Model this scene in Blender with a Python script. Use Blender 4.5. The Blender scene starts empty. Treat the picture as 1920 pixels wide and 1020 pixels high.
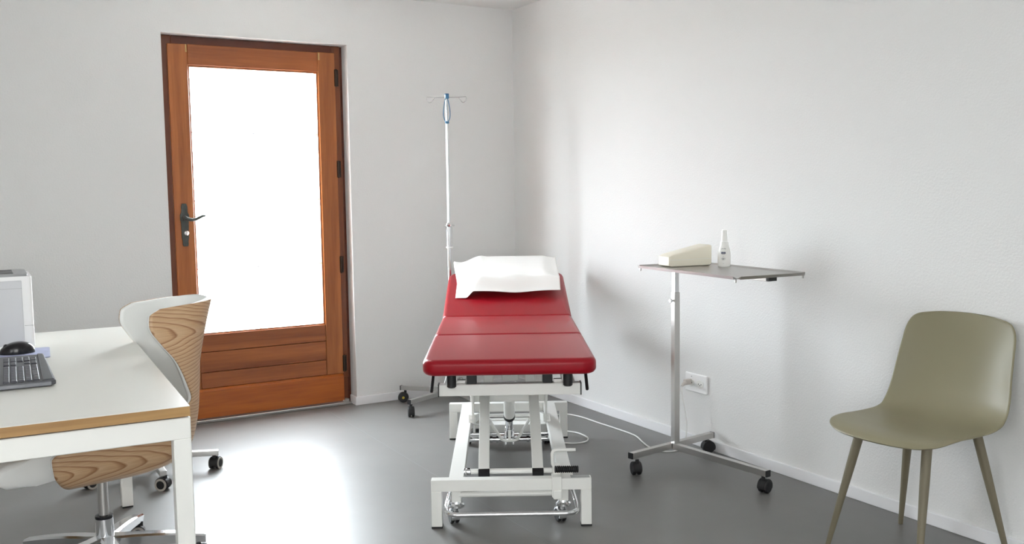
import bpy, bmesh, math, random
from mathutils import Vector, Matrix, Euler
random.seed(4)
PI = math.pi
C = bpy.context.scene.collection
D = bpy.data

# ------------------------------------------------------------------ helpers
def lin(c):
    return tuple((x/255/12.92 if x/255 <= .04045 else ((x/255+.055)/1.055)**2.4) for x in c) + (1,)

def newmat(name):
    m = D.materials.new(name); m.use_nodes = True
    nt = m.node_tree
    b = nt.nodes['Principled BSDF']
    return m, nt, b

def mat(name, rgb, rough=.5, metal=0, bump=None, vary=0, vscale=8, spec=.5, coat=0):
    m, nt, b = newmat(name)
    b.inputs['Base Color'].default_value = lin(rgb)
    b.inputs['Roughness'].default_value = rough
    b.inputs['Metallic'].default_value = metal
    b.inputs['Specular IOR Level'].default_value = spec
    b.inputs['Coat Weight'].default_value = coat
    tc = nt.nodes.new('ShaderNodeTexCoord')
    if vary:
        n = nt.nodes.new('ShaderNodeTexNoise'); n.inputs['Scale'].default_value = vscale
        n.inputs['Detail'].default_value = 5
        nt.links.new(tc.outputs['Object'], n.inputs['Vector'])
        mx = nt.nodes.new('ShaderNodeMix'); mx.data_type = 'RGBA'
        mx.inputs['A'].default_value = tuple(c*(1-vary) for c in lin(rgb)[:3]) + (1,)
        mx.inputs['B'].default_value = tuple(min(1, c*(1+vary)) for c in lin(rgb)[:3]) + (1,)
        nt.links.new(n.outputs['Fac'], mx.inputs['Factor'])
        nt.links.new(mx.outputs['Result'], b.inputs['Base Color'])
    if bump:
        sc, st, dist = bump
        n = nt.nodes.new('ShaderNodeTexNoise'); n.inputs['Scale'].default_value = sc
        n.inputs['Detail'].default_value = 3; n.inputs['Roughness'].default_value = .55
        nt.links.new(tc.outputs['Object'], n.inputs['Vector'])
        bp = nt.nodes.new('ShaderNodeBump'); bp.inputs['Strength'].default_value = st
        bp.inputs['Distance'].default_value = dist
        nt.links.new(n.outputs['Fac'], bp.inputs['Height'])
        nt.links.new(bp.outputs['Normal'], b.inputs['Normal'])
    return m

def wood(name, dark, light, axis, rough=.35, scale=1.0, coat=.15):
    """straight grained timber, grain running along the given object axis"""
    m, nt, b = newmat(name)
    tc = nt.nodes.new('ShaderNodeTexCoord')
    mp = nt.nodes.new('ShaderNodeMapping')
    s = [16*scale]*3; s['XYZ'.index(axis)] = .9*scale
    mp.inputs['Scale'].default_value = s
    nt.links.new(tc.outputs['Object'], mp.inputs['Vector'])
    n1 = nt.nodes.new('ShaderNodeTexNoise'); n1.inputs['Scale'].default_value = 1
    n1.inputs['Detail'].default_value = 6; n1.inputs['Distortion'].default_value = .6
    n2 = nt.nodes.new('ShaderNodeTexNoise'); n2.inputs['Scale'].default_value = 7
    n2.inputs['Detail'].default_value = 4
    nt.links.new(mp.outputs['Vector'], n1.inputs['Vector'])
    nt.links.new(mp.outputs['Vector'], n2.inputs['Vector'])
    ma = nt.nodes.new('ShaderNodeMath'); ma.operation = 'MULTIPLY_ADD'
    ma.inputs[1].default_value = .35
    nt.links.new(n2.outputs['Fac'], ma.inputs[0]); nt.links.new(n1.outputs['Fac'], ma.inputs[2])
    r = nt.nodes.new('ShaderNodeValToRGB')
    r.color_ramp.elements[0].position = .42; r.color_ramp.elements[0].color = lin(dark)
    r.color_ramp.elements[1].position = .86; r.color_ramp.elements[1].color = lin(light)
    nt.links.new(ma.outputs['Value'], r.inputs['Fac'])
    nt.links.new(r.outputs['Color'], b.inputs['Base Color'])
    b.inputs['Roughness'].default_value = rough
    b.inputs['Coat Weight'].default_value = coat; b.inputs['Coat Roughness'].default_value = .25
    return m

def obj(name, bm, m, parent=None, smooth=35, loc=None, rot=None):
    me = D.meshes.new(name)
    bmesh.ops.recalc_face_normals(bm, faces=bm.faces)
    bm.to_mesh(me); bm.free()
    o = D.objects.new(name, me); C.objects.link(o)
    if m: me.materials.append(m)
    if smooth:
        for p in me.polygons: p.use_smooth = True
        me.set_sharp_from_angle(angle=math.radians(smooth))
        if smooth <= 35:
            wn = o.modifiers.new('normals', 'WEIGHTED_NORMAL'); wn.keep_sharp = True; wn.weight = 90
    if parent: o.parent = parent
    if loc: o.location = loc
    if rot: o.rotation_euler = rot
    return o

def tag(o, label=None, cat=None, group=None, kind=None):
    if label: o['label'] = label
    if cat: o['category'] = cat
    if group: o['group'] = group
    if kind: o['kind'] = kind
    return o

def thing(name, label, cat, loc=(0, 0, 0), rz=0, group=None):
    o = D.objects.new(name, None); C.objects.link(o)
    o.location = loc; o.rotation_euler = (0, 0, rz); o.empty_display_size = .1
    return tag(o, label, cat, group)

def struct(name, bm, m, parent=None, smooth=35):
    o = obj(name, bm, m, parent, smooth)
    o['kind'] = 'structure'
    return o

def B(): return bmesh.new()

def bx(bm, x0, x1, y0, y1, z0, z1, bev=0, seg=2, M=None):
    T = Matrix.Translation(((x0+x1)/2, (y0+y1)/2, (z0+z1)/2)) @ Matrix.Diagonal((x1-x0, y1-y0, z1-z0, 1))
    r = bmesh.ops.create_cube(bm, size=1, matrix=T)
    vs = r['verts']
    if bev:
        es = list({e for v in vs for e in v.link_edges})
        rr = bmesh.ops.bevel(bm, geom=es, offset=bev, segments=seg, profile=.5, affect='EDGES')
        vs = list({v for f in rr['faces'] for v in f.verts} | {v for v in vs if v.is_valid})
    if M is not None: bmesh.ops.transform(bm, matrix=M, verts=vs)
    return bm

def frame_of(d):
    d = d.normalized()
    a = Vector((0, 0, 1)) if abs(d.z) < .9 else Vector((1, 0, 0))
    u = d.cross(a).normalized(); v = u.cross(d).normalized()
    return u, v

def bar(bm, p0, p1, w, h, bev=0, up=(0, 0, 1)):
    """rectangular bar from p0 to p1; w across, h along the up side"""
    p0, p1 = Vector(p0), Vector(p1); d = p1-p0; L = d.length; d.normalize()
    u = d.cross(Vector(up)).normalized(); v = u.cross(d).normalized()
    M = Matrix(((u.x, d.x, v.x, p0.x), (u.y, d.y, v.y, p0.y), (u.z, d.z, v.z, p0.z), (0, 0, 0, 1)))
    return bx(bm, -w/2, w/2, 0, L, -h/2, h/2, bev, 2, M)

def tube(bm, pts, r, seg=12, closed=False, caps=True):
    """round tube along points; r may be a list"""
    pts = [Vector(p) for p in pts]; n = len(pts)
    rs = r if isinstance(r, (list, tuple)) else [r]*n
    rings = []; u = None
    for i, p in enumerate(pts):
        a = pts[(i-1) % n] if (closed or i > 0) else p
        b = pts[(i+1) % n] if (closed or i < n-1) else p
        d = (b-a).normalized()
        if u is None: u, v = frame_of(d)
        else:
            u = (u - d*u.dot(d)).normalized(); v = d.cross(u)
        v = d.cross(u).normalized()
        rings.append([bm.verts.new(p + (u*math.cos(2*PI*k/seg) + v*math.sin(2*PI*k/seg))*rs[i]) for k in range(seg)])
    for i in range(n if closed else n-1):
        A, Bq = rings[i], rings[(i+1) % n]
        for k in range(seg):
            bm.faces.new((A[k], A[(k+1) % seg], Bq[(k+1) % seg], Bq[k]))
    if caps and not closed:
        bm.faces.new(rings[0][::-1]); bm.faces.new(rings[-1])
    return bm

def lathe(bm, prof, c=(0, 0, 0), seg=24, M=None):
    """profile of (r, z) turned about z; r = 0 closes"""
    rings = []; new = []
    for r, z in prof:
        if r <= 1e-6: ring = [bm.verts.new((c[0], c[1], c[2]+z))]
        else: ring = [bm.verts.new((c[0]+r*math.cos(2*PI*k/seg), c[1]+r*math.sin(2*PI*k/seg), c[2]+z)) for k in range(seg)]
        rings.append(ring); new += ring
    for A, Bq in zip(rings, rings[1:]):
        for k in range(seg):
            k2 = (k+1) % seg
            if len(A) == 1 and len(Bq) == 1: continue
            if len(A) == 1: bm.faces.new((A[0], Bq[k2], Bq[k]))
            elif len(Bq) == 1: bm.faces.new((A[k], A[k2], Bq[0]))
            else: bm.faces.new((A[k], A[k2], Bq[k2], Bq[k]))
    if M is not None: bmesh.ops.transform(bm, matrix=M, verts=new)
    return bm

def cyl(bm, p0, p1, r, seg=20, bev=.0):
    p0, p1 = Vector(p0), Vector(p1); d = p1-p0; L = d.length
    u, v = frame_of(d); d.normalize()
    M = Matrix(((u.x, v.x, d.x, p0.x), (u.y, v.y, d.y, p0.y), (u.z, v.z, d.z, p0.z), (0, 0, 0, 1)))
    pr = [(0, 0), (r-bev, 0), (r, bev), (r, L-bev), (r-bev, L), (0, L)] if bev else [(0, 0), (r, 0), (r, L), (0, L)]
    return lathe(bm, pr, (0, 0, 0), seg, M)

def rounded(x0, x1, y0, y1, rads, n=7):
    """rounded rectangle outline, radii for (x1,y1), (x0,y1), (x0,y0), (x1,y0)"""
    out = []
    for (cx, cy, sx, sy), r, a0 in zip(((x1, y1, -1, -1), (x0, y1, 1, -1), (x0, y0, 1, 1), (x1, y0, -1, 1)), rads, (0, 90, 180, 270)):
        ox, oy = cx+sx*r, cy+sy*r
        for i in range(n):
            a = math.radians(a0 + 90*i/(n-1))
            out.append((ox+r*math.cos(a), oy+r*math.sin(a)))
    return out

def prism(bm, outline, z0, z1, bev=0, seg=3, M=None):
    a = [bm.verts.new((x, y, z0)) for x, y in outline]
    b = [bm.verts.new((x, y, z1)) for x, y in outline]
    n = len(a)
    f0 = bm.faces.new(a[::-1]); f1 = bm.faces.new(b)
    for k in range(n): bm.faces.new((a[k], a[(k+1) % n], b[(k+1) % n], b[k]))
    vs = a+b
    if bev:
        es = list(f0.edges)+list(f1.edges)
        rr = bmesh.ops.bevel(bm, geom=es, offset=bev, segments=seg, profile=.5, affect='EDGES', clamp_overlap=True)
        vs = [v for v in {v for f in rr['faces'] for v in f.verts} | set(vs) if v.is_valid]
    if M is not None: bmesh.ops.transform(bm, matrix=M, verts=vs)
    return bm

def arc(c, r, a0, a1, n, plane='xy', h=0):
    o = []
    for i in range(n+1):
        a = math.radians(a0+(a1-a0)*i/n); p, q = r*math.cos(a), r*math.sin(a)
        o.append((c[0]+p, c[1]+q, h) if plane == 'xy' else (c[0]+p, h, c[1]+q) if plane == 'xz' else (h, c[0]+p, c[1]+q))
    return o

def grid(bm, f, nu, nv, uvs=False):
    vs = [[bm.verts.new(f(i/nu, j/nv)) for i in range(nu+1)] for j in range(nv+1)]
    for j in range(nv):
        for i in range(nu):
            bm.faces.new((vs[j][i], vs[j][i+1], vs[j+1][i+1], vs[j+1][i]))
    return vs

def solid(o, t, off=0):
    m = o.modifiers.new('thickness', 'SOLIDIFY'); m.thickness = t; m.offset = off; m.use_even_offset = False
    return m
def subd(o, n=1):
    m = o.modifiers.new('smooth', 'SUBSURF'); m.levels = n; m.render_levels = n
def bend_text(o_name, txt, size, radius, parent, m, z, ang, squash=1.0):
    """flat lettering bent on to a cylinder of the given radius round the parent's axis"""
    cu = D.curves.new(o_name, 'FONT'); cu.body = txt; cu.size = size
    cu.align_x = 'CENTER'; cu.align_y = 'CENTER'; cu.extrude = .0002
    t = D.objects.new(o_name, cu); C.objects.link(t)
    dg = bpy.context.evaluated_depsgraph_get()
    me = D.meshes.new_from_object(t.evaluated_get(dg))
    D.objects.remove(t)
    for v in me.vertices:
        a = ang + v.co.x*squash/radius; r = radius + .0003 + v.co.z
        v.co = Vector((r*math.cos(a), r*math.sin(a), z+v.co.y))
    me.materials.clear(); me.materials.append(m)
    o = D.objects.new(o_name, me); C.objects.link(o); o.parent = parent
    return o

# ------------------------------------------------------------------ materials
M_wall = mat('white_stucco', (229, 229, 228), .85, bump=(120, .7, .0028), spec=.2)
M_ceil = mat('ceiling_paint', (240, 240, 238), .8, spec=.2)
M_base = mat('baseboard_paint', (238, 238, 240), .4)
M_white = mat('white_powder_coat', (236, 236, 232), .35)
M_whitep = mat('white_plastic', (240, 240, 240), .3)
M_chrome = mat('chrome', (225, 226, 228), .12, 1)
M_alu = mat('brushed_steel', (205, 203, 200), .3, 1, bump=(300, .08, .0005))
M_dull = mat('stainless_sheet', (172, 169, 166), .36, 1)
M_black = mat('black_rubber', (22, 22, 24), .5)
M_blackg = mat('black_gloss_plastic', (20, 18, 24), .22)
M_dark = mat('dark_grey_plastic', (74, 75, 80), .45)
M_key = mat('key_plastic', (66, 66, 74), .4)
M_keyedge = mat('silver_grey_plastic', (120, 122, 128), .35)
M_iron = mat('blackened_iron', (78, 80, 77), .5, .6, bump=(120, .5, .002), vary=.3, vscale=60)
M_hinge = mat('dark_bronze', (50, 38, 28), .45, .5)
M_red = mat('red_vinyl', (146, 6, 25), .35, bump=(420, .1, .0005), vary=.05, vscale=6, spec=.3)
M_paper = mat('white_paper', (250, 249, 247), .75, spec=.2)
M_pillow = mat('pillow_cotton', (244, 240, 226), .85)
M_olive = mat('olive_plastic', (137, 131, 106), .42, spec=.45, bump=(600, .05, .0004))
M_olivem = mat('olive_metal', (120, 112, 92), .5)
M_cream = mat('cream_plastic', (238, 232, 214), .42)
M_bottle = mat('white_bottle', (242, 242, 238), .3)
M_navy = mat('navy_print', (28, 34, 84), .4)
M_ink = mat('grey_ink', (60, 62, 74), .5)
M_blue = mat('blue_rubber', (62, 118, 158), .4)
M_cable = mat('white_cable', (232, 232, 230), .4)
M_plug = mat('grey_plug', (196, 188, 182), .4)
M_hole = mat('socket_hole', (25, 25, 25), .6)
M_padblue = mat('mouse_pad_print', (178, 184, 214), .5, vary=.3, vscale=28)
M_panel = mat('light_grey_plastic', (206, 207, 210), .35)
M_vent = mat('grey_vent_plastic', (150, 151, 152), .4)
M_desk = mat('white_laminate', (232, 231, 224), .28)
M_oakedge = wood('oak_edge', (150, 112, 66), (188, 150, 96), 'Y', .45)
M_oakedgex = wood('oak_edge_cross', (150, 112, 66), (188, 150, 96), 'X', .45)
M_leaf_z = wood('larch_upright', (128, 66, 26), (174, 104, 52), 'Z')
M_leaf_x = wood('larch_level', (124, 62, 25), (166, 94, 45), 'X')
M_kick = wood('larch_kickboard', (146, 66, 12), (186, 100, 28), 'X')
M_frame_z = wood('frame_upright', (84, 38, 14), (118, 60, 24), 'Z')
M_frame_x = wood('frame_level', (70, 30, 14), (104, 46, 22), 'X')
M_brass = mat('brass_pin', (190, 160, 110), .35, .8)
M_yellow = mat('yellow_dot', (200, 180, 70), .5)
M_tread = mat('grey_tread', (170, 164, 156), .5)
M_ground = mat('pale_paving', (205, 203, 198), .9, vary=.06, vscale=3)
M_lin = mat('seat_upholstery', (236, 237, 235), .42, spec=.4)
M_sticker = mat('grey_sticker', (158, 160, 160), .4, vary=.15, vscale=60)

def make_floor_mat():
    m, nt, b = newmat('grey_vinyl')
    tc = nt.nodes.new('ShaderNodeTexCoord')
    n = nt.nodes.new('ShaderNodeTexNoise'); n.inputs['Scale'].default_value = 2.2; n.inputs['Detail'].default_value = 8
    n.inputs['Roughness'].default_value = .65
    nt.links.new(tc.outputs['Object'], n.inputs['Vector'])
    r = nt.nodes.new('ShaderNodeValToRGB')
    r.color_ramp.elements[0].position = .3; r.color_ramp.elements[0].color = lin((110, 109, 107))
    r.color_ramp.elements[1].position = .7; r.color_ramp.elements[1].color = lin((119, 118, 116))
    nt.links.new(n.outputs['Fac'], r.inputs['Fac'])
    nt.links.new(r.outputs['Color'], b.inputs['Base Color'])
    n2 = nt.nodes.new('ShaderNodeTexNoise'); n2.inputs['Scale'].default_value = 160; n2.inputs['Detail'].default_value = 2
    nt.links.new(tc.outputs['Object'], n2.inputs['Vector'])
    bp = nt.nodes.new('ShaderNodeBump'); bp.inputs['Strength'].default_value = .12; bp.inputs['Distance'].default_value = .0008
    nt.links.new(n2.outputs['Fac'], bp.inputs['Height']); nt.links.new(bp.outputs['Normal'], b.inputs['Normal'])
    b.inputs['Roughness'].default_value = .42
    b.inputs['Specular IOR Level'].default_value = .75
    return m
M_floor = make_floor_mat()
M_seam = mat('seam_weld', (128, 128, 128), .4)

def make_glass():
    m, nt, b = newmat('clear_pane')
    nt.nodes.remove(b); out = nt.nodes['Material Output']
    t = nt.nodes.new('ShaderNodeBsdfTransparent'); g = nt.nodes.new('ShaderNodeBsdfGlossy')
    g.inputs['Roughness'].default_value = .02
    mx = nt.nodes.new('ShaderNodeMixShader'); mx.inputs[0].default_value = .05
    nt.links.new(t.outputs[0], mx.inputs[1]); nt.links.new(g.outputs[0], mx.inputs[2])
    nt.links.new(mx.outputs[0], out.inputs['Surface'])
    return m
M_glass = make_glass()
def make_clear():
    m, nt, b = newmat('clear_plastic')
    b.inputs['Base Color'].default_value = (.95, .96, .97, 1); b.inputs['Roughness'].default_value = .08
    b.inputs['Transmission Weight'].default_value = .9; b.inputs['IOR'].default_value = 1.3
    return m
M_clear = make_clear()
def make_glare_bar():
    m, nt, b = newmat('glare_bar')
    out = nt.nodes['Material Output']
    b.inputs['Base Color'].default_value = (.9, .91, .92, 1)
    t = nt.nodes.new('ShaderNodeBsdfTranslucent'); t.inputs['Color'].default_value = (.9, .92, .93, 1)
    mx = nt.nodes.new('ShaderNodeMixShader'); mx.inputs[0].default_value = .07  # translucency put in so the bars glow and fade like door glare
    nt.links.new(b.outputs[0], mx.inputs[1]); nt.links.new(t.outputs[0], mx.inputs[2])
    nt.links.new(mx.outputs[0], out.inputs['Surface'])
    return m
M_glare_bar = make_glare_bar()

def make_veneer():
    """oak veneer with cathedral figure, laid out on the shell's own UV (metres)"""
    m, nt, b = newmat('oak_veneer')
    uv = nt.nodes.new('ShaderNodeUVMap'); uv.uv_map = 'UVMap'
    sep = nt.nodes.new('ShaderNodeSeparateXYZ'); nt.links.new(uv.outputs['UV'], sep.inputs[0])
    nz = nt.nodes.new('ShaderNodeTexNoise'); nz.inputs['Scale'].default_value = 3.2; nz.inputs['Detail'].default_value = 2
    mp = nt.nodes.new('ShaderNodeMapping'); mp.inputs['Scale'].default_value = (1, 3.2, 1)
    nt.links.new(uv.outputs['UV'], mp.inputs['Vector']); nt.links.new(mp.outputs['Vector'], nz.inputs['Vector'])
    def mth(op, a, bb=None, c=None):
        n = nt.nodes.new('ShaderNodeMath'); n.operation = op
        for i, x in enumerate((a, bb, c)):
            if x is None: continue
            if isinstance(x, (int, float)): n.inputs[i].default_value = x
            else: nt.links.new(x, n.inputs[i])
        return n.outputs[0]
    u, v = sep.outputs[0], sep.outputs[1]
    def figure(v0, wid, u0):
        dv = mth('SUBTRACT', v, v0)
        d = mth('SQRT', mth('ADD', mth('MULTIPLY', dv, dv), wid*wid))
        return mth('ADD', mth('MULTIPLY', d, 88), mth('MULTIPLY', mth('ADD', u, u0), -13))
    a = figure(.80, .035, 0); bq = figure(.405, .03, .0)
    low = mth('LESS_THAN', v, .56)
    f = mth('ADD', mth('MULTIPLY', low, bq), mth('MULTIPLY', mth('SUBTRACT', 1, low), a))
    f = mth('ADD', f, mth('MULTIPLY', nz.outputs['Fac'], 3.4))
    fr = mth('FRACT', f)
    line = nt.nodes.new('ShaderNodeValToRGB'); cr = line.color_ramp
    cr.elements[0].position = 0; cr.elements[0].color = lin((206, 174, 138))
    cr.elements[1].position = 1; cr.elements[1].color = lin((204, 170, 134))
    e = cr.elements.new(.66); e.color = lin((198, 162, 124))
    e = cr.elements.new(.9); e.color = lin((150, 106, 70))
    nt.links.new(fr, line.inputs['Fac'])
    fine = nt.nodes.new('ShaderNodeTexNoise'); fine.inputs['Scale'].default_value = 14; fine.inputs['Detail'].default_value = 3
    mp2 = nt.nodes.new('ShaderNodeMapping'); mp2.inputs['Scale'].default_value = (1, 22, 1)
    nt.links.new(uv.outputs['UV'], mp2.inputs['Vector']); nt.links.new(mp2.outputs['Vector'], fine.inputs['Vector'])
    mx = nt.nodes.new('ShaderNodeMix'); mx.data_type = 'RGBA'; mx.blend_type = 'MULTIPLY'
    mx.inputs['Factor'].default_value = .55
    r2 = nt.nodes.new('ShaderNodeValToRGB')
    r2.color_ramp.elements[0].position = .35; r2.color_ramp.elements[0].color = (.72, .66, .61, 1)
    r2.color_ramp.elements[1].position = .6; r2.color_ramp.elements[1].color = (1, 1, 1, 1)
    nt.links.new(fine.outputs['Fac'], r2.inputs['Fac'])
    nt.links.new(line.outputs['Color'], mx.inputs['A']); nt.links.new(r2.outputs['Color'], mx.inputs['B'])
    nt.links.new(mx.outputs['Result'], b.inputs['Base Color'])
    b.inputs['Roughness'].default_value = .38
    return m
M_veneer = make_veneer()

# ------------------------------------------------------------------ the room
XL, YF, H = -5.4, -6.5, 2.426           # left wall, wall behind the camera, ceiling height
DX0, DX1, DZ = -2.148, -1.117, 2.134    # door opening in the back wall
TH = .30
bm = B(); bx(bm, XL-.3, .3, YF-.3, .16, -.12, 0); struct('floor', bm, M_floor)
bm = B(); bx(bm, -1.319, -1.315, YF, -.012, 0, .0006); struct('trim_1', bm, M_seam)
bm = B(); bx(bm, XL-.3, .3, YF-.3, TH, H, H+.15); struct('ceiling', bm, M_ceil)
bm = B()
bx(bm, XL-.3, DX0, 0, TH, 0, H); bx(bm, DX1, .3, 0, TH, 0, H); bx(bm, DX0, DX1, 0, TH, DZ, H)
bmesh.ops.remove_doubles(bm, verts=bm.verts, dist=1e-5)
struct('wall_back', bm, M_wall)
bm = B(); bx(bm, 0, .3, YF-.3, 0, 0, H); struct('wall_right', bm, M_wall)
LW = (-5.6, -4.6, .9, 2.1)              # window in the left wall
bm = B()
bx(bm, XL-.3, XL, YF-.3, LW[0], 0, H); bx(bm, XL-.3, XL, LW[1], 0, 0, H)
bx(bm, XL-.3, XL, LW[0], LW[1], 0, LW[2]); bx(bm, XL-.3, XL, LW[0], LW[1], LW[3], H)
struct('wall_left', bm, M_wall)
RW = (-4.6, -2.7, .85, 2.25)              # window in the wall behind the camera
bm = B()
bx(bm, XL, RW[0], YF-.3, YF, 0, H); bx(bm, RW[1], 0, YF-.3, YF, 0, H)
bx(bm, RW[0], RW[1], YF-.3, YF, 0, RW[2]); bx(bm, RW[0], RW[1], YF-.3, YF, RW[3], H)
struct('wall_front', bm, M_wall)
bm = B()
bx(bm, DX1-.012, 0, -.012, 0, 0, .05, .002, 1); bx(bm, DX1-.012, DX1, 0, .085, 0, .05, .002, 1)
bx(bm, XL, DX0, -.012, 0, 0, .05, .002, 1)
struct('baseboard_back', bm, M_base)
bm = B(); bx(bm, -.012, 0, YF, -.012, 0, .05, .002, 1); struct('baseboard_right', bm, M_base)
bm = B(); bx(bm, XL, XL+.012, YF, -.012, 0, .05, .002, 1); struct('baseboard_left', bm, M_base)
bm = B(); bx(bm, -30, 30, TH, 40, -.14, -.03); struct('ground', bm, M_ground)

def window(name, along, a0, a1, z0, z1, pos):
    w = D.objects.new(name, None); C.objects.link(w); w['kind'] = 'structure'
    bm = B(); mid = (a0+a1)/2
    def b4(p, q, r, s):
        if along == 'y': bx(bm, pos-.06, pos, p, q, r, s, .004, 1)
        else: bx(bm, p, q, pos-.06, pos, r, s, .004, 1)
    b4(a0, a0+.06, z0, z1); b4(a1-.06, a1, z0, z1); b4(a0, a1, z0, z0+.06); b4(a0, a1, z1-.06, z1); b4(mid-.05, mid+.05, z0, z1)
    obj('window_frame', bm, M_whitep, w)
    bm = B()
    if along == 'y': bx(bm, pos-.033, pos-.027, a0+.05, a1-.05, z0+.05, z1-.05)
    else: bx(bm, a0+.05, a1-.05, pos-.033, pos-.027, z0+.05, z1-.05)
    obj('window_pane', bm, M_glass, w)
window('window_1', 'y', LW[0], LW[1], LW[2], LW[3], XL-.12)
window('window_2', 'x', RW[0], RW[1], RW[2], RW[3], YF-.12)

# ---- the timber door
door = D.objects.new('door_1', None); C.objects.link(door); door['kind'] = 'structure'
FX0, FX1 = DX0+.001, DX1-.012
bm = B()
bx(bm, FX0, -2.085, .08, .17, .0, DZ-.001, .003, 1); bx(bm, -1.19, -1.135, .08, .17, .16, DZ-.001, .003, 1)
bx(bm, -1.19, -1.139, .085, .17, .012, .161, .003, 1)
obj('door_frame', bm, M_frame_z, door)
bm = B(); bx(bm, -2.085, -1.19, .08, .17, 2.075, DZ-.001, .003, 1)
bx(bm, -1.135, DX1, .1, .17, .0, DZ-.001)
obj('door_frame', bm, M_frame_x, door)
leaf = D.objects.new('door_leaf', None); C.objects.link(leaf); leaf.parent = door
LY0, LY1 = .064, .125
bm = B(); bx(bm, -2.108, -2.004, LY0, LY1, .19, 2.088, .003, 1); obj('stile', bm, M_leaf_z, leaf)
bm = B(); bx(bm, -1.275, -1.172, LY0, LY1, .19, 2.092, .003, 1); obj('stile', bm, M_leaf_z, leaf)
bm = B(); bx(bm, -2.004, -1.275, LY0+.002, LY1, 1.978, 2.09, .003, 1); obj('top_rail', bm, M_leaf_x, leaf)
for z0, z1 in ((.396, .494), (.281, .394), (.19, .279)):
    bm = B(); bx(bm, -2.003, -1.276, LY0+.003, LY1, z0, z1, .004, 2); obj('bottom_rail', bm, M_leaf_x, leaf)
bm = B(); bx(bm, -2.004, -1.275, .1, .122, .185, .492); obj('rail_light_stop', bm, M_frame_x, leaf)  # unseen dark board added to block sky light between the rails
bm = B()   # kick board with a chamfered upper edge, stands proud of the rails
prism(bm, [(LY0-.016, .03), (LY0+.012, .03), (LY0+.012, .018), (LY1, .018), (LY1, .19), (LY0, .189), (LY0-.016, .176)], -2.108, -1.178, .0,
      M=Matrix(((0, 0, 1, 0), (1, 0, 0, 0), (0, 1, 0, 0), (0, 0, 0, 1))))
obj('kick_board', bm, M_kick, leaf, 20)
bm = B()   # glazing bead
for a in ((-2.004, -1.995, .494, 1.978), (-1.284, -1.275, .494, 1.978)): bx(bm, a[0], a[1], LY0+.012, LY1, a[2], a[3])
bx(bm, -1.995, -1.284, LY0+.012, LY1, .494, .502); bx(bm, -1.995, -1.284, LY0+.012, LY1, 1.969, 1.978)
obj('glazing_bead', bm, M_leaf_z, leaf)
bm = B(); bx(bm, -1.997, -1.282, .092, .096, .498, 1.974); obj('pane', bm, M_glass, leaf)
bm = B()
bx(bm, -1.657, -1.649, .1, .106, .5, 1.972)
for z in (1.617, 1.24, .86): bx(bm, -1.995, -1.6572, .1, .106, z-.004, z+.004); bx(bm, -1.6488, -1.284, .1, .106, z-.004, z+.004)
obj('glazing_bar', bm, M_glare_bar, leaf)
for x in (-2.012, -1.27):
    bm = B(); cyl(bm, (x, LY0-.006, 2.045), (x, LY0-.006, 2.086), .0045, 10, .001); obj('pin', bm, M_brass, leaf)
for z in (1.948, 1.415, .848, .25):
    bm = B(); cyl(bm, (-1.168, .062, z-.05), (-1.168, .062, z+.05), .0095, 14, .003)
    bx(bm, -1.172, -1.150, .068, .081, z-.048, z+.048, .001, 1)
    obj('hinge', bm, M_hinge, door)
bm = B()   # ornamental lock plate
pl = [(-.012, -.117), (.012, -.117), (.016, -.105), (.013, -.09), (.019, -.07), (.019, .015), (.024, .03), (.024, .055), (.015, .07), (.017, .1), (.011, .117),
      (-.011, .117), (-.017, .1), (-.015, .07), (-.024, .055), (-.024, .03), (-.019, .015), (-.019, -.07), (-.013, -.09), (-.016, -.105)]
prism(bm, pl, 0, .006, .0015, 2, Matrix(((1, 0, 0, -2.056), (0, 0, -1, LY0-.0), (0, 1, 0, 1.11), (0, 0, 0, 1))))
hp = obj('handle_plate', bm, M_iron, door)
bm = B()
cyl(bm, (-2.056, LY0-.004, 1.146), (-2.056, LY0-.03, 1.146), .015, 18, .003)
cyl(bm, (-2.056, LY0-.028, 1.146), (-2.056, LY0-.052, 1.146), .009, 14)
tube(bm, [(-2.056, LY0-.047, 1.146), (-2.045, LY0-.052, 1.143), (-2.03, LY0-.054, 1.139), (-2.01, LY0-.056, 1.14), (-1.992, LY0-.058, 1.148), (-1.972, LY0-.06, 1.158), (-1.955, LY0-.056, 1.16)],
     [.009, .01, .0095, .0085, .0085, .008, .005], 12)
obj('lever', bm, M_iron, hp)
bm = B(); cyl(bm, (-2.05, LY0-.004, 1.066), (-2.05, LY0-.014, 1.066), .0125, 18, .002); cyl(bm, (-2.05, LY0-.012, 1.066), (-2.05, LY0-.018, 1.066), .006, 12, .001)
obj('lock_cylinder', bm, M_chrome, hp)
bm = B(); bx(bm, FX0, -1.136, .04, .17, .0, .0165, .003, 1); bx(bm, FX0, -1.136, .079, .084, .0, .026, .001, 1); bx(bm, FX0, -1.15, .14, .17, .0, .05, .001, 1); bx(bm, -1.174, -1.148, .05, .085, .0, .035, .003, 1)
obj('threshold', bm, M_alu, door)

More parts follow.
